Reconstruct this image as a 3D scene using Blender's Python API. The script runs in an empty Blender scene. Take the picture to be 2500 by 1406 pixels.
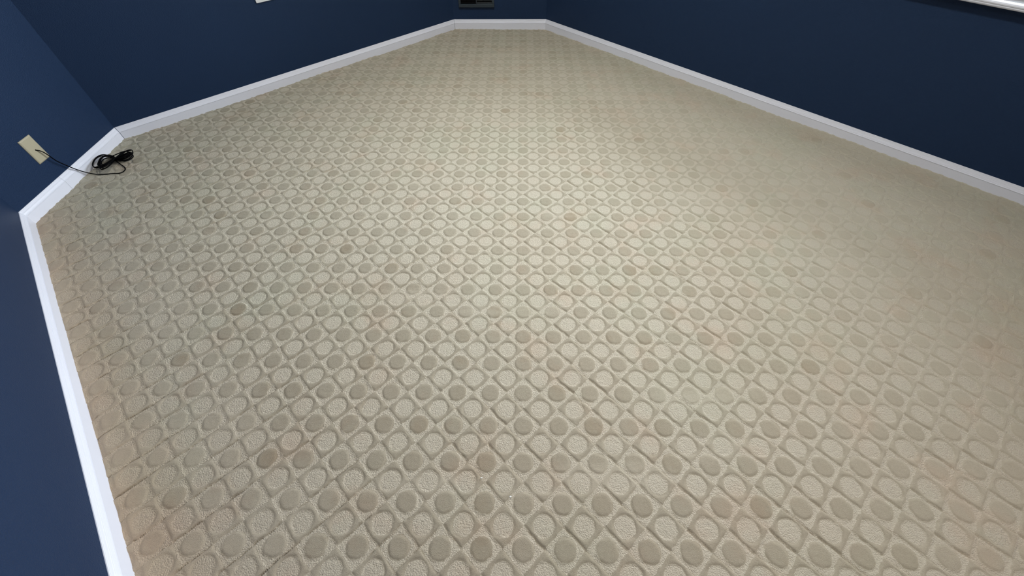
import bpy, bmesh, math, random
import numpy as np
from mathutils import Matrix, Vector

random.seed(7)
rng = np.random.default_rng(7)
SC = bpy.context.scene
COL = SC.collection
S = 0.114            # carpet pattern pitch in metres (one diamond, tip to tip)

# ------------------------------------------------------------------ camera
cam_d = bpy.data.cameras.new('camera')
cam = bpy.data.objects.new('camera', cam_d)
COL.objects.link(cam)
cam_d.sensor_width = 36.0
cam_d.lens = 14.3551
cam_d.clip_start = 0.02
_r = (0.999844, 0.016598, -0.006012)
_d = (0.009054, -0.774486, -0.632526)
_f = (-0.015155, 0.632373, -0.774516)
cam.matrix_world = Matrix(((_r[0], -_d[0], -_f[0], 0.0361),
                           (_r[1], -_d[1], -_f[1], -1.5775),
                           (_r[2], -_d[2], -_f[2], 1.3149),
                           (0, 0, 0, 1)))
SC.camera = cam

# ------------------------------------------------------------------ world, view
w = bpy.data.worlds.new('world')
SC.world = w
w.use_nodes = True
w.node_tree.nodes['Background'].inputs[0].default_value = (0.05, 0.06, 0.09, 1)
w.node_tree.nodes['Background'].inputs[1].default_value = 0.3
SC.view_settings.view_transform = 'Standard'
SC.view_settings.look = 'None'
SC.view_settings.exposure = 0.0
SC.view_settings.gamma = 1.0
SC.view_settings.use_curve_mapping = False

# ------------------------------------------------------------------ main lamp and two added fill lamps (fixtures are built further down around them)
CEIL = 2.44
LAMPS = [  # name, x, y, diameter, watts, colour, spread in degrees
    ('main', 0.80, -0.30, 0.22, 20.5, (1.0, 0.965, 0.88), 180),
    ('back', -0.28, 0.85, 0.22, 30.0, (1.0, 0.975, 0.88), 180),  # added to brighten the back end and its baseboard
    ('rear', 1.60, -2.60, 0.30, 20.0, (1.0, 0.93, 0.85), 180),  # added weak fill for the near right carpet
]
lamp_objs = []
for nm, lx, ly, dia, wt, colr, spr in LAMPS:
    ld = bpy.data.lights.new('lamp_' + nm, 'AREA')
    ld.shape = 'DISK'; ld.size = dia; ld.energy = wt; ld.color = colr
    ld.spread = math.radians(spr)
    lo = bpy.data.objects.new('lamp_light', ld)
    lo.location = (lx, ly, CEIL - 0.075)
    COL.objects.link(lo)
    lamp_objs.append(lo)

# overcast daylight behind the window of the right wall
ld = bpy.data.lights.new('daylight', 'AREA')
ld.shape = 'RECTANGLE'; ld.size = 2.6; ld.size_y = 1.7; ld.energy = 285.0; ld.color = (0.86, 0.90, 1.0)
sky = bpy.data.objects.new('daylight', ld); COL.objects.link(sky)
_n = Vector((0.7149, 0.6992, 0.0))                  # outward normal of the right wall
sky.location = Vector((0.2469, 2.382, 0)) + Vector((0.6992, -0.7149, 0)) * 1.85 + _n * 0.42 + Vector((0, 0, 1.55))
sky.rotation_euler = (-_n).to_track_quat('-Z', 'Y').to_euler()

# ------------------------------------------------------------------ helpers
def mesh_obj(name, verts, faces, mat=None, parent=None, smooth=False):
    me = bpy.data.meshes.new(name)
    me.from_pydata([tuple(v) for v in verts], [], faces)
    me.update()
    if mat: me.materials.append(mat)
    if smooth:
        me.polygons.foreach_set('use_smooth', [True] * len(me.polygons))
    o = bpy.data.objects.new(name, me)
    COL.objects.link(o)
    if parent: o.parent = parent
    return o

def bm_obj(name, bm, mat=None, parent=None, smooth=False):
    bmesh.ops.recalc_face_normals(bm, faces=bm.faces)
    me = bpy.data.meshes.new(name)
    bm.to_mesh(me); bm.free()
    if mat: me.materials.append(mat)
    if smooth:
        me.polygons.foreach_set('use_smooth', [True] * len(me.polygons))
    o = bpy.data.objects.new(name, me)
    COL.objects.link(o)
    if parent: o.parent = parent
    return o

def empty(name, loc=(0, 0, 0), parent=None):
    o = bpy.data.objects.new(name, None)
    o.location = loc
    o.empty_display_size = 0.05
    COL.objects.link(o)
    if parent: o.parent = parent
    return o

def tag(o, label, cat, group=None):
    o['label'] = label; o['category'] = cat
    if group: o['group'] = group

def struct(o): o['kind'] = 'structure'

def add_box(bm, M, x0, x1, y0, y1, z0, z1, bevel=0.0, seg=2):
    """box in a local frame (M maps it to the parent frame)"""
    vs = [bm.verts.new(M @ Vector(c)) for c in
          ((x0, y0, z0), (x1, y0, z0), (x1, y1, z0), (x0, y1, z0),
           (x0, y0, z1), (x1, y0, z1), (x1, y1, z1), (x0, y1, z1))]
    fs = [bm.faces.new([vs[i] for i in f]) for f in
          ((0, 3, 2, 1), (4, 5, 6, 7), (0, 1, 5, 4), (1, 2, 6, 5), (2, 3, 7, 6), (3, 0, 4, 7))]
    if bevel > 0:
        es = list({e for f in fs for e in f.edges})
        bmesh.ops.bevel(bm, geom=es, offset=bevel, segments=seg, affect='EDGES', profile=0.6)

def add_tube(bm, pts, r, n=8):
    pts = [Vector(p) for p in pts]
    rings = []
    up = Vector((0, 0, 1))
    for i, p in enumerate(pts):
        t = (pts[min(i + 1, len(pts) - 1)] - pts[max(i - 1, 0)])
        if t.length < 1e-9: t = Vector((1, 0, 0))
        t.normalize()
        a = up - t * up.dot(t)
        if a.length < 0.1:
            a = Vector((1, 0, 0)) - t * t.x
        a.normalize(); b = t.cross(a)
        up = a
        rings.append([bm.verts.new(p + (a * math.cos(2 * math.pi * k / n) + b * math.sin(2 * math.pi * k / n)) * r)
                      for k in range(n)])
    for i in range(len(rings) - 1):
        for k in range(n):
            bm.faces.new((rings[i][k], rings[i][(k + 1) % n], rings[i + 1][(k + 1) % n], rings[i + 1][k]))
    bm.faces.new(rings[0][::-1]); bm.faces.new(rings[-1])

def smooth_path(pts, sub=4):
    P = [Vector(p) for p in pts]
    out = []
    for i in range(len(P) - 1):
        p0, p1, p2, p3 = P[max(i - 1, 0)], P[i], P[i + 1], P[min(i + 2, len(P) - 1)]
        for k in range(sub):
            t = k / sub
            out.append(0.5 * ((2 * p1) + (p2 - p0) * t + (2 * p0 - 5 * p1 + 4 * p2 - p3) * t * t
                              + (3 * p1 - p0 - 3 * p2 + p3) * t ** 3))
    out.append(P[-1])
    return out

# ------------------------------------------------------------------ materials
def new_mat(name):
    m = bpy.data.materials.new(name); m.use_nodes = True
    nt = m.node_tree
    return m, nt, nt.nodes['Principled BSDF']

class NT:
    def __init__(s, nt): s.nt = nt
    def n(s, t, **kw):
        o = s.nt.nodes.new(t)
        for k, v in kw.items(): setattr(o, k, v)
        return o
    def link(s, a, b): s.nt.links.new(a, b)
    def put(s, sock, v):
        if isinstance(v, (int, float)): sock.default_value = v
        elif isinstance(v, (tuple, list)):
            sock.default_value = tuple(v) + ((1,) if len(v) == 3 and len(sock.default_value) == 4 else ())
        else: s.link(v, sock)
    def m(s, op, a, b=None, c=None, clamp=False):
        o = s.n('ShaderNodeMath', operation=op, use_clamp=clamp)
        s.put(o.inputs[0], a)
        if b is not None: s.put(o.inputs[1], b)
        if c is not None: s.put(o.inputs[2], c)
        return o.outputs[0]
    def mix(s, f, a, b, mode='MIX'):
        o = s.n('ShaderNodeMix', data_type='RGBA', blend_type=mode)
        s.put(o.inputs[0], f); s.put(o.inputs[6], a); s.put(o.inputs[7], b)
        return o.outputs[2]
    def noise(s, vec, scale, detail=2, rough=0.5, out='Fac'):
        o = s.n('ShaderNodeTexNoise')
        s.put(o.inputs['Vector'], vec); o.inputs['Scale'].default_value = scale
        o.inputs['Detail'].default_value = detail; o.inputs['Roughness'].default_value = rough
        return o.outputs[out]
    def ramp(s, f, lo, hi, a=0.0, b=1.0):
        o = s.n('ShaderNodeMapRange', interpolation_type='SMOOTHSTEP')
        s.put(o.inputs[0], f)
        for i, v in enumerate((lo, hi, a, b)): s.put(o.inputs[1 + i], v)
        return o.outputs[0]

def paint_mat(name, col, rough=0.5, tex_scale=0, tex_h=0.0, var=0.06, spec=0.5):
    m, nt, b = new_mat(name); g = NT(nt)
    tc = g.n('ShaderNodeTexCoord').outputs['Object']
    nz = g.noise(tc, 3.0, 4, 0.6)
    dark = tuple(c * (1 - var) for c in col); lite = tuple(c * (1 + var) for c in col)
    g.link(g.mix(nz, dark, lite), b.inputs['Base Color'])
    b.inputs['Roughness'].default_value = rough
    b.inputs['Specular IOR Level'].default_value = spec
    if tex_scale:
        h = g.noise(tc, tex_scale, 3, 0.55)
        bp = g.n('ShaderNodeBump'); bp.inputs['Strength'].default_value = 1.0
        bp.inputs['Distance'].default_value = tex_h
        g.link(h, bp.inputs['Height']); g.link(bp.outputs[0], b.inputs['Normal'])
    return m

M_WALL = paint_mat('navy_wall_paint', (0.0122, 0.0290, 0.0720), 0.5, 230, 0.0018, 0.05, 0.16)
M_TRIM = paint_mat('white_semi_gloss_trim', (0.76, 0.775, 0.86), 0.35, 40, 0.0002, 0.03)
M_CEIL = paint_mat('flat_white_ceiling', (0.78, 0.78, 0.76), 0.9, 120, 0.002, 0.02)
M_IVORY = paint_mat('ivory_plastic', (0.42, 0.38, 0.27), 0.40, 60, 0.0001, 0.04)
M_WHITEPL = paint_mat('white_plastic', (0.72, 0.74, 0.76), 0.35, 0, 0, 0.02)
M_CABLE = paint_mat('black_cable_jacket', (0.0025, 0.0025, 0.003), 0.6, 0, 0, 0.1, 0.05)
M_VENT = paint_mat('painted_vent_metal', (0.022, 0.034, 0.046), 0.45, 200, 0.0004, 0.05)
M_VENTIN = paint_mat('vent_shade_black', (0.003, 0.003, 0.004), 0.8, 0, 0, 0.1, 0.1)  # near black stands in for the shade inside the vent
M_FIN = paint_mat('grey_vent_fins', (0.10, 0.12, 0.14), 0.45, 0, 0, 0.1)
M_SILLTOP = paint_mat('grey_sill_board', (0.17, 0.165, 0.16), 0.7, 150, 0.0006, 0.12)
M_CRUMB = paint_mat('white_crumb', (0.85, 0.85, 0.83), 0.7)
m, nt, b = new_mat('window_glass'); M_GLASS = m; g = NT(nt)
nt.nodes.remove(b)
tr = g.n('ShaderNodeBsdfTransparent'); tr.inputs[0].default_value = (0.92, 0.95, 0.95, 1)
gl = g.n('ShaderNodeBsdfGlossy'); gl.inputs['Roughness'].default_value = 0.02
fz = g.n('ShaderNodeFresnel'); fz.inputs[0].default_value = 1.45
mx = g.n('ShaderNodeMixShader'); g.link(fz.outputs[0], mx.inputs[0]); g.link(tr.outputs[0], mx.inputs[1]); g.link(gl.outputs[0], mx.inputs[2])
g.link(mx.outputs[0], nt.nodes['Material Output'].inputs[0])
m, nt, b = new_mat('lamp_diffuser'); M_LAMP = m
b.inputs['Base Color'].default_value = (0.9, 0.9, 0.88, 1)
b.inputs['Emission Color'].default_value = (1.0, 0.96, 0.88, 1); b.inputs['Emission Strength'].default_value = 2.0

def carpet_mat():
    m, nt, b = new_mat('sculpted_beige_carpet'); g = NT(nt)
    tc = g.n('ShaderNodeTexCoord').outputs['Object']
    sc = g.n('ShaderNodeVectorMath', operation='SCALE'); g.link(tc, sc.inputs[0]); sc.inputs[3].default_value = 1 / S
    P = sc.outputs[0]
    # hand-woven irregularity of the pattern lines
    def wob(scale, amp, off):
        ad = g.n('ShaderNodeVectorMath', operation='ADD'); g.link(P, ad.inputs[0]); ad.inputs[1].default_value = off
        return g.m('MULTIPLY', g.m('SUBTRACT', g.noise(ad.outputs[0], scale, 3, 0.6), 0.5), amp)
    sx = g.n('ShaderNodeSeparateXYZ'); g.link(P, sx.inputs[0])
    X = g.m('ADD', sx.outputs[0], wob(5.0, 0.13, (0, 0, 0)))
    Y = g.m('ADD', sx.outputs[1], wob(5.0, 0.13, (31, 7, 3)))
    rx = g.m('ROUND', X); ry = g.m('ROUND', Y)
    dx = g.m('SUBTRACT', X, rx); dy = g.m('SUBTRACT', Y, ry)
    adx = g.m('ABSOLUTE', dx); ady = g.m('ABSOLUTE', dy)
    dA = g.m('ADD', adx, ady)                                   # diamond metric around whole numbers
    inA = g.ramp(dA, 0.485, 0.515, 1.0, 0.0)
    rA = g.m('SQRT', g.m('ADD', g.m('MULTIPLY', dx, dx), g.m('MULTIPLY', dy, dy)))
    ex = g.m('SUBTRACT', 0.5, adx); ey = g.m('SUBTRACT', 0.5, ady)
    rB = g.m('SQRT', g.m('ADD', g.m('MULTIPLY', ex, ex), g.m('MULTIPLY', ey, ey)))
    cA = g.ramp(rA, 0.245, 0.28, 1.0, 0.0)                      # looped disc in a cut diamond
    cB = g.ramp(rB, 0.255, 0.29, 1.0, 0.0)                      # cut disc in a looped diamond
    cutA = g.m('MULTIPLY', inA, g.m('SUBTRACT', 1.0, cA))
    cutB = g.m('MULTIPLY', g.m('SUBTRACT', 1.0, inA), cB)
    cut = g.m('ADD', cutA, cutB, clamp=True)
    # random shade for every cut disc
    bx = g.m('FLOOR', X); by = g.m('FLOOR', Y)
    cid = g.n('ShaderNodeCombineXYZ'); g.link(bx, cid.inputs[0]); g.link(by, cid.inputs[1])
    wn = g.n('ShaderNodeTexWhiteNoise', noise_dimensions='2D'); g.link(cid.outputs[0], wn.inputs['Vector'])
    disc = g.m('MULTIPLY', cutB, g.m('POWER', wn.outputs['Value'], 4.0))
    # colours
    mp3 = g.n('ShaderNodeMapping'); g.link(P, mp3.inputs[0]); mp3.inputs['Scale'].default_value = (28, 60, 28)
    base_cut = (0.396, 0.357, 0.276)
    base_loop = (0.508, 0.466, 0.376)
    fib = g.noise(mp3.outputs[0], 1.0, 3, 0.7)
    n1 = g.noise(P, 0.16, 3, 0.55)                              # large, breaks up the warm cast
    n2 = g.noise(P, 0.55, 4, 0.6)
    ad = g.n('ShaderNodeVectorMath', operation='ADD'); g.link(P, ad.inputs[0]); ad.inputs[1].default_value = (50, 20, 9)
    n3 = g.noise(ad.outputs[0], 0.30, 4, 0.62)
    # vacuumed streaks: flattened pile shows both yarns alike
    mp = g.n('ShaderNodeMapping'); g.link(P, mp.inputs[0]); mp.inputs['Rotation'].default_value = (0, 0, math.radians(-38))
    mp.inputs['Scale'].default_value = (0.16, 0.75, 1)
    st = g.noise(mp.outputs[0], 1.0, 3, 0.5)
    flat = g.ramp(st, 0.57, 0.74, 0.0, 0.5)
    # view-dependent pile sheen on the right, put into colour: the yarns hardly differ
    sheen_side = g.m('ADD', g.m('ADD', sx.outputs[0], g.m('MULTIPLY', sx.outputs[1], 0.15)), g.m('MULTIPLY', g.m('SUBTRACT', n2, 0.5), 14.0))
    flat = g.m('MAXIMUM', flat, g.ramp(sheen_side, 4.0, 17.0, 0.0, 0.66))
    lw = g.m('SUBTRACT', g.m('ADD', g.m('MULTIPLY', sx.outputs[0], 0.7203), g.m('MULTIPLY', sx.outputs[1], 0.6937)), -15.29)
    flat = g.m('MAXIMUM', flat, g.ramp(g.m('ADD', lw, g.m('MULTIPLY', g.m('SUBTRACT', n2, 0.5), 6.0)), 0.5, 5.5, 0.62, 0.0))
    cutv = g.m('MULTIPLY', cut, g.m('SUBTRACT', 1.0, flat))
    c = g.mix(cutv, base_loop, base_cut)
    zone = g.m('MULTIPLY', g.ramp(n2, 0.42, 0.62, 0.12, 0.55), g.m('SUBTRACT', 1.0, g.m('MULTIPLY', flat, 0.8)))
    c = g.mix(g.m('MULTIPLY', disc, zone), c, (0.30, 0.25, 0.170))
    c = g.mix(g.ramp(n3, 0.46, 0.66, 0.0, 0.55), c, g.mix(0.9, c, (0.94, 1.0, 0.975), 'MULTIPLY'))
    c = g.mix(g.ramp(n2, 0.50, 0.70, 0.0, 1.0), c, g.mix(1.0, c, (1.0, 0.945, 0.925), 'MULTIPLY'))
    # warm cast of mixed light is tinted in towards the camera end, the soil line along the left wall browner
    warm = g.m('ADD', g.m('MULTIPLY', sx.outputs[1], -0.050), g.m('MULTIPLY', g.m('SUBTRACT', n1, 0.5), 1.2))
    c = g.mix(g.ramp(warm, -0.15, 0.75, 0.0, 1.0), c, g.mix(1.0, c, (1.0, 0.945, 0.925), 'MULTIPLY'))
    # distance from the left wall (line through the two baseboard corners)
    lw = g.m('SUBTRACT', g.m('ADD', g.m('MULTIPLY', sx.outputs[0], 0.7203), g.m('MULTIPLY', sx.outputs[1], 0.6937)), -15.29)
    soil = g.m('MULTIPLY', g.ramp(g.m('ADD', lw, g.m('MULTIPLY', n2, 1.6)), 0.9, 3.2, 1.0, 0.0), 0.75)
    c = g.mix(soil, c, g.mix(1.0, c, (1.02, 0.895, 0.81), 'MULTIPLY'))
    # yarn shade variation
    c = g.mix(1.0, c, g.mix(fib, (0.80, 0.80, 0.80), (1.20, 1.20, 1.20)), 'MULTIPLY')
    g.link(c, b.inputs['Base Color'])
    b.inputs['Roughness'].default_value = 0.95
    b.inputs['Specular IOR Level'].default_value = 0.08
    b.inputs['Sheen Weight'].default_value = 0.12
    b.inputs['Sheen Roughness'].default_value = 0.5
    # the cut yarn leans one way (pile lay), the looped yarn stands up
    geo = g.n('ShaderNodeNewGeometry')
    lean = g.n('ShaderNodeVectorMath', operation='SCALE')
    lean.inputs[0].default_value = (-0.80, -0.50, 0.0)
    g.link(g.m('MULTIPLY', cutv, 0.16), lean.inputs[3])
    nn = g.n('ShaderNodeVectorMath', operation='ADD'); g.link(geo.outputs['Normal'], nn.inputs[0]); g.link(lean.outputs[0], nn.inputs[1])
    nm = g.n('ShaderNodeVectorMath', operation='NORMALIZE'); g.link(nn.outputs[0], nm.inputs[0])
    vor = g.n('ShaderNodeTexVoronoi', feature='F1'); vd = g.n('ShaderNodeVectorMath', operation='ADD'); g.link(P, vd.inputs[0])
    vs_ = g.n('ShaderNodeVectorMath', operation='SCALE'); g.link(g.noise(P, 30.0, 2, 0.5, 'Color'), vs_.inputs[0]); vs_.inputs[3].default_value = 0.03
    g.link(vs_.outputs[0], vd.inputs[1]); g.link(vd.outputs[0], vor.inputs['Vector']); vor.inputs['Scale'].default_value = 33.0
    loops = g.m('MULTIPLY', g.m('SUBTRACT', 0.8, vor.outputs['Distance']), g.m('SUBTRACT', 1.0, cut))
    mp2 = g.n('ShaderNodeMapping'); g.link(P, mp2.inputs[0]); mp2.inputs['Scale'].default_value = (48, 95, 48)
    mp2.inputs['Rotation'].default_value = (0, 0, math.radians(20))
    fine = g.noise(mp2.outputs[0], 1.0, 3, 0.7)
    h = g.m('ADD', g.m('MULTIPLY', loops, 0.0024), g.m('MULTIPLY', fine, 0.0017))
    bp = g.n('ShaderNodeBump'); bp.inputs['Distance'].default_value = 1.0; bp.inputs['Strength'].default_value = 0.9
    g.link(h, bp.inputs['Height']); g.link(nm.outputs[0], bp.inputs['Normal'])
    g.link(bp.outputs[0], b.inputs['Normal'])
    return m
M_CARPET = carpet_mat()

# ------------------------------------------------------------------ room outline (inner faces of the baseboards at carpet level)
PB = np.array([[-2.301, -0.1242], [-2.3291, 0.6202], [-0.5282, 2.3817], [0.2469, 2.382]])   # corners B C D E
dAB = np.array([-0.976, -1.4996]) - PB[0]; dAB /= np.linalg.norm(dAB)
dEF = np.array([2.5251, 0.0521]) - PB[3]; dEF /= np.linalg.norm(dEF)
A2 = PB[0] + dAB * 6.9
F2 = PB[3] + dEF * 6.9
# rear end with its own cut corners, behind the camera
g2 = A2 + np.array([0.75, 0.0]); g3 = F2 + np.array([0.0, -0.75])
RING = [A2, PB[0], PB[1], PB[2], PB[3], F2, g3, g2]           # clockwise seen from above
NAMES = ['left', 'left_corner', 'back_left', 'back', 'right', 'front_right', 'front', 'front_left']
RING = [np.array(v, float) for v in RING]
NR = len(RING)
def offset_ring(t):
    out = []
    for i in range(NR):
        a = RING[i] - RING[i - 1]; b_ = RING[(i + 1) % NR] - RING[i]
        a = a / np.linalg.norm(a); b_ = b_ / np.linalg.norm(b_)
        na = np.array([-a[1], a[0]]); nb = np.array([-b_[1], b_[0]])
        mm = na + nb; mm /= np.linalg.norm(mm)
        out.append(RING[i] + mm * t / (mm @ na))
    return out
TB = 0.0114                                                   # baseboard thickness
WALL_IN = offset_ring(TB); WALL_OUT = offset_ring(TB + 0.12)
def frame(i, t=TB):
    """local frame of wall i: x along the wall, y into the room, origin at the wall's first corner on the wall face"""
    A = WALL_IN[i] if t == TB else offset_ring(t)[i]
    B = WALL_IN[(i + 1) % NR] if t == TB else offset_ring(t)[(i + 1) % NR]
    u = (B - A); L = np.linalg.norm(u); u /= L
    n = np.array([u[1], -u[0]])
    M = Matrix(((u[0], n[0], 0, A[0]), (u[1], n[1], 0, A[1]), (0, 0, 1, 0), (0, 0, 0, 1)))
    return M, L

# ------------------------------------------------------------------ carpet
def h01(a, lo, hi): t = np.clip((a - lo) / (hi - lo), 0, 1); return t * t * (3 - 2 * t)
def vnoise(x, y, seed):
    r = np.random.default_rng(seed).random((128, 128))
    xi = np.floor(x).astype(int); yi = np.floor(y).astype(int); fx = x - xi; fy = y - yi
    fx = fx * fx * (3 - 2 * fx); fy = fy * fy * (3 - 2 * fy)
    a = r[xi % 128, yi % 128]; b_ = r[(xi + 1) % 128, yi % 128]; c = r[xi % 128, (yi + 1) % 128]; d = r[(xi + 1) % 128, (yi + 1) % 128]
    return (a * (1 - fx) + b_ * fx) * (1 - fy) + (c * (1 - fx) + d * fx) * fy
CR = offset_ring(0.006)
def carpet(name, x0, x1, y0, y1, n, relief, hole=None):
    nx = int(round((x1 - x0) * n)); ny = int(round((y1 - y0) * n))
    gx, gy = np.meshgrid(np.linspace(x0, x1, nx + 1), np.linspace(y0, y1, ny + 1), indexing='ij')
    wx = (vnoise(gx * 5, gy * 5, 1) - .5) * .05; wy = (vnoise(gx * 5, gy * 5, 2) - .5) * .05
    X = gx + wx; Y = gy + wy
    dx = X - np.round(X); dy = Y - np.round(Y); adx = abs(dx); ady = abs(dy)
    inA = 1 - h01(adx + ady, .47, .53)
    cA = 1 - h01(np.hypot(dx, dy), .235, .29); cB = 1 - h01(np.hypot(.5 - adx, .5 - ady), .245, .30)
    cut = inA * (1 - cA) + (1 - inA) * cB
    kk = h01(gx + (vnoise(gx * .2, gy * .2, 21) - .5) * 8, -7, 5); bs = dx * dy > 0
    lwall = (gx * .7203 + gy * .6937) + 15.29 + (vnoise(gx * .4, gy * .4, 31) - .5) * 3
    soft = 1 - h01(lwall, 0.5, 7.0)
    wd = np.where(bs, .3 + 1.6 * kk, 1.9 - 1.6 * kk + 1.3 * soft) * (0.45 + 1.1 * vnoise(gx * 1.1 + 40, gy * 1.1, 6))
    edge = wd * np.exp(-((adx + ady - .5) / .022) ** 2) + .6 * np.exp(-((np.hypot(dx, dy) - .263) / .03) ** 2) + .6 * np.exp(-((np.hypot(.5 - adx, .5 - ady) - .273) / .03) ** 2)
    z = cut * 0.0024 - edge * 0.0024 * (0.4 + vnoise(gx * 1.3, gy * 1.3, 5)) + (1 - cut) * (rng.random(gx.shape) - .5) * 0.0015 + cut * (rng.random(gx.shape) - .5) * 0.0008
    z *= relief
    z += (vnoise(gx * .35, gy * .35, 8) - .5) * 0.004
    # distance to the room outline: the carpet is tucked down along the baseboards
    px = gx * S; py = gy * S
    dmin = np.full(px.shape, 1e9); inside = np.ones(px.shape, bool)
    for i in range(NR):
        a = CR[i]; b_ = CR[(i + 1) % NR]; u = (b_ - a) / np.linalg.norm(b_ - a); n_ = np.array([u[1], -u[0]])
        dd = (px - a[0]) * n_[0] + (py - a[1]) * n_[1]
        inside &= dd > 0
        dmin = np.minimum(dmin, dd)
    near = 1 - h01(dmin, 0.0, 0.035)
    z += near * (-0.006 + 0.007 * (vnoise(gx * 0.9, gy * 0.9, 11) - .35))
    fin = inside[:-1, :-1] | inside[1:, :-1] | inside[1:, 1:] | inside[:-1, 1:]
    if hole is not None:
        cx = (gx[:-1, :-1] + gx[1:, 1:]) / 2; cy = (gy[:-1, :-1] + gy[1:, 1:]) / 2
        fin &= ~((cx > hole[0]) & (cx < hole[1]) & (cy > hole[2]) & (cy < hole[3]))
    idx = np.arange((nx + 1) * (ny + 1)).reshape(nx + 1, ny + 1)
    q = np.stack([idx[:-1, :-1], idx[1:, :-1], idx[1:, 1:], idx[:-1, 1:]], -1)[fin]
    used = np.zeros((nx + 1) * (ny + 1), bool); used[q.ravel()] = True
    remap = np.cumsum(used) - 1
    co = np.stack([px.ravel(), py.ravel(), z.ravel()], -1)[used]
    q = remap[q]
    return co, q
def link_grid(name, parts, mat):
    co = []; q = []; o = 0
    for c_, q_ in parts:
        co.append(c_); q.append(q_ + o); o += len(c_)
    co = np.concatenate(co); q = np.concatenate(q)
    me = bpy.data.meshes.new(name)
    me.vertices.add(len(co)); me.vertices.foreach_set('co', co.astype(np.float32).ravel())
    me.loops.add(q.size); me.loops.foreach_set('vertex_index', q.astype(np.int32).ravel())
    me.polygons.add(len(q)); me.polygons.foreach_set('loop_start', np.arange(0, q.size, 4, dtype=np.int32))
    me.polygons.foreach_set('loop_total', np.full(len(q), 4, np.int32))
    me.polygons.foreach_set('use_smooth', np.ones(len(q), bool))
    me.update(calc_edges=True)
    me.materials.append(mat)
    ob = bpy.data.objects.new(name, me); COL.objects.link(ob)
    return ob
HOLE = (-21, 27, -14, 22)
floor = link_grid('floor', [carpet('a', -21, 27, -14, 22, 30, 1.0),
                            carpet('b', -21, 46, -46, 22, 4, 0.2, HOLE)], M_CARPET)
struct(floor)

# ------------------------------------------------------------------ walls
WIN = (0.75, 2.95, 6.34 * S - 0.022 + 0.012, 2.05)     # opening along the right wall: x0, x1, z0, z1
def wall(i):
    M, L = frame(i)
    Mi = M.inverted()
    o0 = Mi @ Vector((*WALL_OUT[i], 0)); o1 = Mi @ Vector((*WALL_OUT[(i + 1) % NR], 0))
    th = o0.y
    bm = bmesh.new()
    zb, zt = -0.05, CEIL + 0.0
    def prism(xa, xb, xa2, xb2, z0, z1):
        vs = [bm.verts.new(M @ Vector(c)) for c in ((xa, 0, z0), (xb, 0, z0), (xb2, th, z0), (xa2, th, z0),
                                                   (xa, 0, z1), (xb, 0, z1), (xb2, th, z1), (xa2, th, z1))]
        for f in ((0, 1, 2, 3), (4, 7, 6, 5), (0, 4, 5, 1), (1, 5, 6, 2), (2, 6, 7, 3), (3, 7, 4, 0)):
            bm.faces.new([vs[k] for k in f])
    if NAMES[i] == 'right':
        a, b_, z0, z1 = WIN
        prism(0, a, o0.x, a, zb, zt); prism(b_, L, b_, o1.x, zb, zt)
        prism(a, b_, a, b_, zb, z0); prism(a, b_, a, b_, z1, zt)
    else:
        prism(0, L, o0.x, o1.x, zb, zt)
    o = bm_obj('wall_' + NAMES[i], bm, M_WALL); struct(o)
    return o
for i in range(NR): wall(i)
bm = bmesh.new()
lo_ = [bm.verts.new((v[0], v[1], CEIL)) for v in WALL_OUT]; hi_ = [bm.verts.new((v[0], v[1], CEIL + 0.1)) for v in WALL_OUT]
bm.faces.new(lo_); bm.faces.new(hi_[::-1])
for k in range(NR): bm.faces.new((lo_[k], hi_[k], hi_[(k + 1) % NR], lo_[(k + 1) % NR]))
ceil = bm_obj('ceiling', bm, M_CEIL); struct(ceil)

# ------------------------------------------------------------------ baseboards: flat board with a stepped, rounded top moulding
BH = 0.613 * S
PROF = [(0.0, -0.02), (TB, -0.02), (TB, BH * 0.585), (TB * 1.10, BH * 0.60), (TB * 1.10, BH * 0.635), (TB * 0.90, BH * 0.65),
        (TB * 0.84, BH * 0.70), (TB * 0.66, BH * 0.775), (TB * 0.60, BH * 0.79), (TB * 0.60, BH * 0.815), (TB * 0.46, BH * 0.83),
        (TB * 0.42, BH * 0.87), (TB * 0.32, BH * 0.925), (TB * 0.28, BH * 0.935), (TB * 0.28, BH * 0.975), (TB * 0.20, BH * 1.0), (0.0, BH * 1.0)]
def baseboard(i, cuts=(), trim0=0.0, trim1=0.0):
    A, B = WALL_IN[i], WALL_IN[(i + 1) % NR]
    M, L = frame(i); Mi = M.inverted()
    r0 = Mi @ Vector((*RING[i], 0)); r1 = Mi @ Vector((*RING[(i + 1) % NR], 0))   # mitre directions
    k0 = r0.x / TB; k1 = (r1.x - L) / TB
    stops = [0.0] + list(cuts) + [L]
    root = None
    if len(stops) > 2:
        root = empty('baseboard_' + NAMES[i], (A[0], A[1], 0)); struct(root)
    for s in range(len(stops) - 1):
        bm = bmesh.new(); ra = []; rb = []
        for (y, z) in PROF:
            xa = stops[s] + (k0 * y + trim0 if s == 0 else 0.0006)
            xb = stops[s + 1] + (k1 * y - trim1 if s == len(stops) - 2 else -0.0006)
            ra.append(M @ Vector((xa, y, z))); rb.append(M @ Vector((xb, y, z)))
        if root:
            off = Vector((A[0], A[1], 0)); ra = [v - off for v in ra]; rb = [v - off for v in rb]
        va = [bm.verts.new(v) for v in ra]; vb = [bm.verts.new(v) for v in rb]
        n = len(PROF)
        for k in range(n):
            bm.faces.new((va[k], va[(k + 1) % n], vb[(k + 1) % n], vb[k]))
        bm.faces.new(va); bm.faces.new(vb[::-1])
        o = bm_obj('board' if root else 'baseboard_' + NAMES[i], bm, M_TRIM, root)
        if not root: struct(o)
for i in range(NR):
    if NAMES[i] == 'left_corner': baseboard(i, cuts=(2.41 * S + 0.0,))
    elif NAMES[i] == 'back_left': baseboard(i, trim0=0.0030, trim1=0.0028)
    else: baseboard(i)

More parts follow.
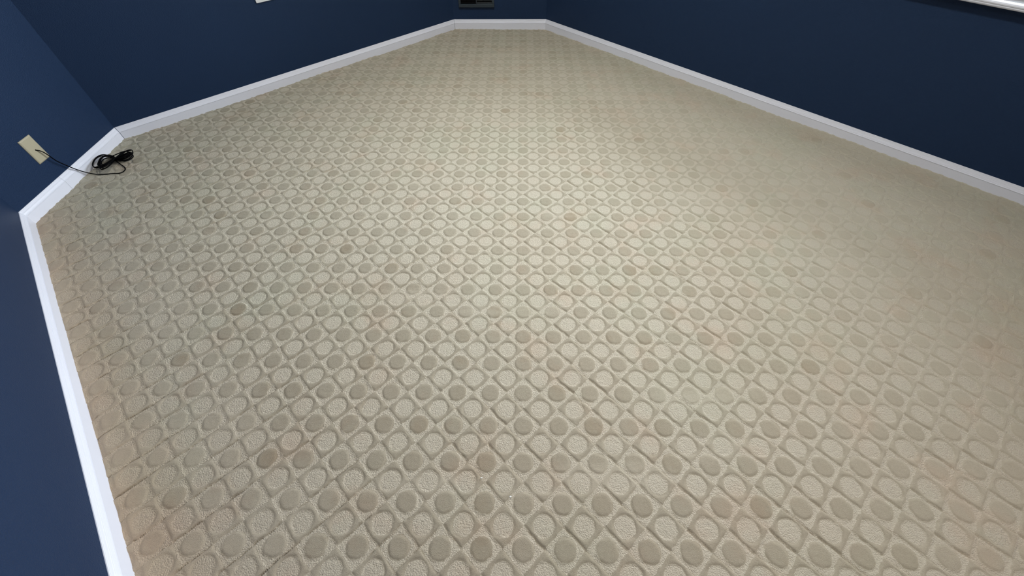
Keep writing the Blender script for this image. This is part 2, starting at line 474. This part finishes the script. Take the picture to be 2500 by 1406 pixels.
# ------------------------------------------------------------------ window in the right wall (only its sill reaches into the photograph)
IR = NAMES.index('right')
M, L = frame(IR)
win = empty('window_1', tuple((M @ Vector(((WIN[0] + WIN[1]) / 2, 0, WIN[2])))[:3])); struct(win)
Mw = Matrix.Translation(-win.location) @ M
z0 = WIN[2]
bm = bmesh.new()
# sill board, then its moulded white nosing along the front
add_box(bm, Mw, WIN[0], WIN[1], -0.085, 0.0, z0, z0 + 0.020)
add_box(bm, Mw, WIN[0] - 0.07, WIN[1] + 0.07, 0.0, 0.026, z0, z0 + 0.020)
sb = bm_obj('window_sill', bm, M_SILLTOP, win)
SP = [(0.026, -0.003), (0.036, -0.003), (0.042, 0.0), (0.0445, 0.004), (0.0445, 0.008), (0.047, 0.010), (0.048, 0.014), (0.046, 0.019), (0.040, 0.0215), (0.030, 0.0225), (0.026, 0.0215)]
bm = bmesh.new()
va = [bm.verts.new(Mw @ Vector((WIN[0] - 0.07, y, z0 + z))) for y, z in SP]; vb = [bm.verts.new(Mw @ Vector((WIN[1] + 0.07, y, z0 + z))) for y, z in SP]
for k in range(len(SP)): bm.faces.new((va[k], va[(k + 1) % len(SP)], vb[(k + 1) % len(SP)], vb[k]))
bm.faces.new(va); bm.faces.new(vb[::-1])
bm_obj('sill_nosing', bm, M_TRIM, win)
zt = z0 + 0.0226
for a, b_, c, d, nm in ((WIN[0] - 0.06, WIN[0], zt, WIN[3] + 0.06, 'casing'), (WIN[1], WIN[1] + 0.06, zt, WIN[3] + 0.06, 'casing'), (WIN[0], WIN[1], WIN[3], WIN[3] + 0.06, 'casing')):
    bm = bmesh.new(); add_box(bm, Mw, a, b_, 0.0, 0.016, c, d, 0.003); bm_obj(nm, bm, M_TRIM, win)
fr = 0.045
for a, b_, c, d in ((WIN[0], WIN[0] + fr, z0 + .02, WIN[3]), (WIN[1] - fr, WIN[1], z0 + .02, WIN[3]), (WIN[0] + fr, WIN[1] - fr, z0 + .02, z0 + .02 + fr),
                    (WIN[0] + fr, WIN[1] - fr, WIN[3] - fr, WIN[3]), ((WIN[0] + WIN[1]) / 2 - .02, (WIN[0] + WIN[1]) / 2 + .02, z0 + .02 + fr, WIN[3] - fr)):
    bm = bmesh.new(); add_box(bm, Mw, a, b_, -0.115, -0.086, c, d, 0.002); bm_obj('window_frame', bm, M_TRIM, win)
for a, b_ in ((WIN[0] + fr, (WIN[0] + WIN[1]) / 2 - .02), ((WIN[0] + WIN[1]) / 2 + .02, WIN[1] - fr)):
    bm = bmesh.new(); add_box(bm, Mw, a, b_, -0.103, -0.099, z0 + .02 + fr, WIN[3] - fr); bm_obj('pane', bm, M_GLASS, win)

# ------------------------------------------------------------------ ivory wall plate with a cable hole
IC = NAMES.index('left_corner')
M, L = frame(IC)
def on_wall(i, s, z, d=0.0):
    M, L = frame(i); return M @ Vector((s, d, z))
ps, pz, pw, ph = 2.535 * S, 1.90 * S, 0.625 * S, 1.03 * S
plate = empty('wall_plate', on_wall(IC, ps, pz)[:])
tag(plate, 'ivory blank wall plate with black cable coming out of its hole, on navy wall', 'wall plate')
Mp = Matrix.Translation(-plate.location) @ M @ Matrix.Translation((ps, 0, pz))
bm = bmesh.new()
NH = 16
def loop_rect(w_, h_, y):
    """32-point rectangle loop matched to the round hole"""
    out = []
    for k in range(NH * 2):
        a = 2 * math.pi * (k + 0.5) / (NH * 2); c, s_ = math.cos(a), math.sin(a)
        f = min(w_ / 2 / abs(c) if abs(c) > 1e-6 else 9e9, h_ / 2 / abs(s_) if abs(s_) > 1e-6 else 9e9)
        out.append((c * f, y, s_ * f))
    # snap the nearest points to the corners
    for sx_ in (-1, 1):
        for sz_ in (-1, 1):
            k = min(range(len(out)), key=lambda q: (out[q][0] - sx_ * w_ / 2) ** 2 + (out[q][2] - sz_ * h_ / 2) ** 2)
            out[k] = (sx_ * w_ / 2, y, sz_ * h_ / 2)
    return out
loops = [loop_rect(pw, ph, 0.0), loop_rect(pw, ph, 0.0022), loop_rect(pw - 0.003, ph - 0.003, 0.0040), loop_rect(pw - 0.011, ph - 0.011, 0.0062),
         [(0.0035 * math.cos(2 * math.pi * (k + .5) / (NH * 2)), 0.0063, -0.002 + 0.0035 * math.sin(2 * math.pi * (k + .5) / (NH * 2))) for k in range(NH * 2)],
         [(0.0033 * math.cos(2 * math.pi * (k + .5) / (NH * 2)), 0.0010, -0.002 + 0.0033 * math.sin(2 * math.pi * (k + .5) / (NH * 2))) for k in range(NH * 2)]]
vl = [[bm.verts.new(Mp @ Vector(p)) for p in lp] for lp in loops]
for a, b_ in zip(vl[:-1], vl[1:]):
    for k in range(NH * 2): bm.faces.new((a[k], a[(k + 1) % (NH * 2)], b_[(k + 1) % (NH * 2)], b_[k]))
bm.faces.new(vl[0][::-1]); bm.faces.new(vl[-1])
bm_obj('cover', bm, M_IVORY, plate)

# ------------------------------------------------------------------ black cable, coiled and tied at its end
CP = [[-2.32,0.1684,0.2077],[-2.3097,0.1668,0.2065],[-2.3054,0.1727,0.1938],[-2.3033,0.1773,0.1749],[-2.3047,0.1863,0.141],[-2.3076,0.2006,0.1136],[-2.3093,0.216,0.0874],[-2.3076,0.2318,0.0592],[-2.3037,0.2498,0.0315],[-2.293,0.2684,0.0057],[-2.2396,0.2595,0.0057],[-2.2047,0.2633,0.0046],[-2.1702,0.2691,0.0046],[-2.1377,0.2712,0.0046],[-2.1222,0.2826,0.0046],[-2.1251,0.309,0.0046],[-2.1463,0.3318,0.0046],[-2.1843,0.357,0.0057],[-2.2138,0.377,0.008],[-2.2488,0.4091,0.0057],[-2.2186,0.3985,0.0073],[-2.1947,0.3953,0.0085],[-2.1808,0.4034,0.0094],[-2.1771,0.4211,0.0104],[-2.1789,0.44,0.0136],[-2.193,0.461,0.0128],[-2.2093,0.4702,0.0117],[-2.2248,0.4631,0.01],[-2.2391,0.4417,0.0072],[-2.2488,0.4091,0.0057],[-2.2573,0.3583,0.0078],[-2.2687,0.3223,0.0099],[-2.2848,0.3093,0.0119],[-2.3028,0.3188,0.0144],[-2.3028,0.3319,0.0258],[-2.3028,0.3566,0.0326],[-2.3028,0.3855,0.0313],[-2.3028,0.4129,0.0204],[-2.2908,0.4257,0.0072],[-2.2313,0.3938,0.0091],[-2.1934,0.3829,0.0115],[-2.1652,0.382,0.0128],[-2.1503,0.3945,0.0138],[-2.1486,0.4181,0.0154],[-2.1618,0.4495,0.015],[-2.1828,0.4765,0.0137],[-2.2016,0.4848,0.0135],[-2.2148,0.47,0.0135],[-2.2267,0.4391,0.0104],[-2.2313,0.3938,0.0091],[-2.2255,0.3404,0.0112],[-2.2278,0.3046,0.0122],[-2.2377,0.2919,0.0142],[-2.2581,0.3061,0.0149],[-2.283,0.3394,0.0146],[-2.2979,0.3742,0.0169],[-2.3028,0.4033,0.017],[-2.2972,0.4205,0.0125],[-2.2696,0.4137,0.0106],[-2.2318,0.3903,0.0125],[-2.2039,0.389,0.0146],[-2.1814,0.392,0.0155],[-2.1643,0.3983,0.017],[-2.1568,0.4096,0.0171],[-2.1548,0.4195,0.0185],[-2.1651,0.4307,0.0166],[-2.1743,0.4291,0.0182],[-2.191,0.4221,0.0171],[-2.2109,0.4083,0.015],[-2.2318,0.3903,0.0125],[-2.235,0.3433,0.015],[-2.2456,0.3149,0.015],[-2.2574,0.3066,0.0168],[-2.2696,0.3191,0.0202],[-2.2878,0.3529,0.0198],[-2.3022,0.3922,0.018],[-2.2998,0.4167,0.019],[-2.2889,0.4266,0.0164],[-2.2634,0.4143,0.0148],[-2.2306,0.3938,0.016],[-2.2026,0.3979,0.0174],[-2.1758,0.4018,0.0203],[-2.1598,0.4123,0.0205],[-2.1512,0.4239,0.021],[-2.1524,0.436,0.0205],[-2.1541,0.4374,0.0237],[-2.1717,0.4405,0.0207],[-2.1905,0.4323,0.0189],[-2.2105,0.4156,0.0173],[-2.2306,0.3938,0.016],[-2.2383,0.3582,0.0174],[-2.2459,0.3314,0.02],[-2.261,0.3249,0.0198],[-2.2766,0.3343,0.02],[-2.2871,0.3528,0.0221],[-2.297,0.3796,0.0208],[-2.2912,0.3961,0.0226],[-2.2833,0.4093,0.0187],[-2.259,0.4047,0.0179],[-2.2165,0.3838,0.0194],[-2.189,0.379,0.0213],[-2.1682,0.3806,0.0219],[-2.1531,0.3875,0.0235],[-2.1484,0.402,0.0242],[-2.1526,0.4194,0.0243],[-2.1628,0.433,0.0242],[-2.1728,0.4342,0.0256],[-2.1911,0.4299,0.0221],[-2.2045,0.4104,0.0207],[-2.2165,0.3838,0.0194],[-2.2229,0.3539,0.0214],[-2.229,0.3305,0.0242],[-2.2421,0.3239,0.024],[-2.2507,0.3259,0.0268],[-2.2631,0.3423,0.0262],[-2.2686,0.3606,0.0264],[-2.2678,0.3775,0.0252],[-2.2587,0.3878,0.023],[-2.2408,0.3893,0.0208],[-2.2073,0.3723,0.0228],[-2.1755,0.3592,0.0247],[-2.1473,0.3518,0.0268],[-2.1261,0.3541,0.0284],[-2.1168,0.3684,0.0278],[-2.11,0.3819,0.0307],[-2.1169,0.3982,0.0304],[-2.1372,0.412,0.0264],[-2.154,0.4053,0.0276],[-2.1797,0.3921,0.0253],[-2.2073,0.3723,0.0228],[-2.2253,0.3368,0.0241],[-2.2391,0.3108,0.0274],[-2.2584,0.3097,0.0265],[-2.2661,0.3207,0.0305],[-2.2771,0.3514,0.0296],[-2.2836,0.3865,0.0269],[-2.2758,0.4075,0.0267],[-2.2573,0.4098,0.0267],[-2.2344,0.3967,0.0248],[-2.216,0.3801,0.0262],[-2.1922,0.3766,0.0282],[-2.1706,0.375,0.0308],[-2.1597,0.3827,0.0302],[-2.1502,0.3895,0.0327],[-2.1533,0.4029,0.0317],[-2.1565,0.4087,0.0336],[-2.1691,0.413,0.0321],[-2.185,0.4096,0.0298],[-2.2002,0.397,0.0282],[-2.216,0.3801,0.0262],[-2.2293,0.3324,0.0275],[-2.2424,0.2979,0.0301],[-2.2609,0.2884,0.0312],[-2.2786,0.3005,0.0335],[-2.2987,0.3334,0.0328],[-2.3028,0.3646,0.036],[-2.3028,0.3951,0.0337],[-2.2876,0.4084,0.0305],[-2.2562,0.4007,0.0282],[-2.2037,0.3738,0.0296],[-2.1809,0.3752,0.0315],[-2.161,0.3784,0.0344],[-2.1557,0.3928,0.0333],[-2.1556,0.4082,0.034],[-2.1595,0.4211,0.0363],[-2.1695,0.4308,0.037],[-2.1842,0.4347,0.0347],[-2.1941,0.4242,0.0331],[-2.1992,0.4013,0.032],[-2.2037,0.3738,0.0296],[-2.1924,0.322,0.031],[-2.1856,0.2827,0.0342],[-2.1968,0.2718,0.0336],[-2.2159,0.2822,0.0347],[-2.2374,0.3078,0.0372],[-2.2627,0.3458,0.0352],[-2.2705,0.3734,0.0356],[-2.2658,0.3907,0.0325],[-2.2383,0.3863,0.032],[-2.1985,0.365,0.0331],[-2.1724,0.3703,0.0352],[-2.1512,0.3785,0.0366],[-2.1384,0.3909,0.0366],[-2.1309,0.4024,0.0379],[-2.1281,0.4097,0.0406],[-2.1395,0.4193,0.0384],[-2.1497,0.4157,0.0389],[-2.1643,0.4048,0.0379],[-2.1821,0.3878,0.0351],[-2.1985,0.365,0.0331],[-2.1971,0.3173,0.0351],[-2.2019,0.285,0.0362],[-2.2101,0.2713,0.0394],[-2.2308,0.285,0.0388],[-2.2478,0.3104,0.0409],[-2.2678,0.3478,0.0382],[-2.2682,0.3719,0.0393],[-2.2575,0.3845,0.0374],[-2.2325,0.3804,0.0351],[-2.1996,0.4039,0.0399],[-2.1966,0.4291,0.0342],[-2.187,0.441,0.0319],[-2.1779,0.4451,0.0319]]
cable = empty('black_cable', (CP[30][0], CP[30][1], 0.0))
tag(cable, 'thin black cable running from the ivory wall plate to a tied coil on carpet', 'cable')
off = cable.location.copy()
pl_c = Mp @ Vector((0, 0, 0)) + plate.location
start = plate.location + (Mp.to_3x3() @ Vector((0, 0.003, -0.002)))
path = [start] + [Vector(p) for p in CP[1:]]
bm = bmesh.new(); add_tube(bm, [p - off for p in smooth_path(path, 3)], 0.0026, 8)
bm_obj('cord', bm, M_CABLE, cable, True)
# tie around the waist of the coil
coil = np.array(CP[19:-4]); mid = coil[np.argsort(np.hypot(coil[:, 0] - (-19.50 * S), coil[:, 1] - 3.42 * S))[:14]]
cen = Vector(mid.mean(0)); zc = float(mid[:, 2].mean())
ax = Vector((0.80, 0.60, 0)).normalized(); sd = Vector((-ax.y, ax.x, 0))
bm = bmesh.new()
for dxx in (-0.003, 0.0, 0.003):
    ring = [cen - off + ax * dxx + sd * (math.cos(t) * 0.013) + Vector((0, 0, 1)) * (math.sin(t) * max(zc * 0.75, 0.012)) for t in [2 * math.pi * k / 18 for k in range(19)]]
    ring = [Vector((p.x, p.y, max(p.z, 0.003))) for p in ring]
    add_tube(bm, ring, 0.0018, 6)
bm_obj('cable_tie', bm, M_CABLE, cable, True)
tip = Vector(CP[-1]); tdir = (Vector(CP[-1]) - Vector(CP[-2])).normalized()
bm = bmesh.new(); add_tube(bm, [tip - off - tdir * 0.004, tip - off, tip - off + tdir * 0.002, tip - off + tdir * 0.020], 0.0036, 10)
bm_obj('plug', bm, M_CABLE, cable, True)

# ------------------------------------------------------------------ white plate on the back-left wall (its lower left corner shows)
IB = NAMES.index('back_left')
M, L = frame(IB)
w_, h_ = 1.02 * S, 1.00 * S
sx0, sz0 = 9.13 * S, 4.24 * S
outl = empty('switch_plate', on_wall(IB, sx0 + w_ / 2, sz0 + h_ / 2)[:])
tag(outl, 'white double wall plate cut off by the top edge of the photo, on navy wall', 'wall plate')
Mo = Matrix.Translation(-outl.location) @ M @ Matrix.Translation((sx0 + w_ / 2, 0, sz0 + h_ / 2))
bm = bmesh.new(); add_box(bm, Mo, -w_ / 2, w_ / 2, 0, 0.0065, -h_ / 2, h_ / 2, 0.0025, 2)
bm_obj('cover', bm, M_WHITEPL, outl)
for sx_ in (-0.023, 0.023):
    bm = bmesh.new(); add_box(bm, Mo, sx_ - 0.0165, sx_ + 0.0165, 0.006, 0.0085, -0.033, 0.033, 0.001, 1)
    bm_obj('rocker', bm, M_WHITEPL, outl)

# ------------------------------------------------------------------ air vent low on the back wall
ID = NAMES.index('back')
M, L = frame(ID)
v0, v1, vz0, vz1 = 0.47 * S, 3.06 * S, 1.40 * S, 2.95 * S
vent = empty('wall_vent', on_wall(ID, (v0 + v1) / 2, vz0)[:])
tag(vent, 'dark painted metal air vent set low in the short back wall', 'air vent')
Mv = Matrix.Translation(-vent.location) @ M
bd = 0.0245; dp = 0.016
bm = bmesh.new()
for a, b_, c, d in ((v0, v1, vz0, vz0 + bd), (v0, v1, vz1 - bd, vz1), (v0, v0 + bd * .75, vz0 + bd, vz1 - bd), (v1 - bd * .75, v1, vz0 + bd, vz1 - bd)):
    add_box(bm, Mv, a, b_, 0.0, dp, c, d, 0.003, 2)
bm_obj('frame', bm, M_VENT, vent)
bm = bmesh.new(); add_box(bm, Mv, v0 + bd * .75, v1 - bd * .75, 0.0005, 0.0016, vz0 + bd, vz1 - bd); bm_obj('duct_backing', bm, M_VENTIN, vent)  # black sheet in place of the opening's unlit depth
vm = v0 + (v1 - v0) * 0.50
bm = bmesh.new(); add_box(bm, Mv, vm - 0.003, vm + 0.003, 0.002, 0.013, vz0 + bd, vz1 - bd, 0.001, 1); bm_obj('divider', bm, M_VENT, vent)
k = 0
zz = vz0 + bd + 0.008
while zz < vz1 - bd - 0.004:
    for half, (a, b_) in enumerate(((v0 + bd * .75, vm - 0.003), (vm + 0.003, v1 - bd * .75))):
        ang = -35 if half == 0 else 35
        bm = bmesh.new()
        Ml = Mv @ Matrix.Translation((0, 0.007, zz)) @ Matrix.Rotation(math.radians(ang), 4, 'X')
        add_box(bm, Ml, a, b_, -0.0045, 0.0045, -0.0005, 0.0005)
        bm_obj('louvre', bm, M_VENTIN if half == 0 else M_VENT, vent)  # left louvres coloured black for the shade between them
    zz += 0.0125
bm = bmesh.new()
x = vm + 0.008
while x < v1 - bd * .75 - 0.003:
    add_box(bm, Mv, x - 0.0008, x + 0.0008, 0.010, 0.0155, vz0 + bd - 0.004, vz0 + bd + 0.010); x += 0.0068
bm_obj('fin_row', bm, M_FIN, vent)

# ------------------------------------------------------------------ two crumbs on the carpet
for (x, y), lab in (((-0.0690, -1.2450), 'small white crumb on the carpet, the further of the two'),
                    ((0.0190, -1.2950), 'tiny white crumb on the carpet, the nearer of the two')):
    bm = bmesh.new(); bmesh.ops.create_icosphere(bm, subdivisions=2, radius=0.0021)
    for v in bm.verts: v.co = Vector((v.co.x * 1.5, v.co.y * .9, v.co.z * .6)) * (1 + random.uniform(-.2, .2))
    o = bm_obj('crumb', bm, M_CRUMB, None, True); o.location = (x, y, 0.0045); tag(o, lab, 'crumb')

# ------------------------------------------------------------------ ceiling lamps (above the frame); the back and rear ones are added fill
for lo, (nm, lx, ly, dia, wt, colr, spr), lab in zip(lamp_objs, LAMPS, (
        'round white ceiling lamp over the bright patch of carpet', 'added unseen fill lamp, round and white, near the short back wall', 'added unseen fill lamp, round and white, behind the camera')):
    r = dia / 2 + 0.02
    root = empty('ceiling_lamp', (lx, ly, CEIL)); tag(root, lab, 'lamp')
    bm = bmesh.new()
    prof = [(0.0, 0.0), (r, 0.0), (r, -0.045), (r - 0.012, -0.055), (r - 0.02, -0.05)]
    n = 32; rings = []
    for rr, z in prof[1:]:
        rings.append([bm.verts.new((rr * math.cos(2 * math.pi * k / n), rr * math.sin(2 * math.pi * k / n), z)) for k in range(n)])
    for a, b_ in zip(rings[:-1], rings[1:]):
        for k in range(n): bm.faces.new((a[k], a[(k + 1) % n], b_[(k + 1) % n], b_[k]))
    bm.faces.new(rings[0])
    bm_obj('housing', bm, M_TRIM, root)
    bm = bmesh.new(); bmesh.ops.create_cone(bm, cap_ends=True, segments=32, radius1=r - 0.02, radius2=r - 0.02, depth=0.02, matrix=Matrix.Translation((0, 0, -0.045)))
    bm_obj('diffuser', bm, M_LAMP, root)
    lo.parent = root; lo.location = (0, 0, -0.075)
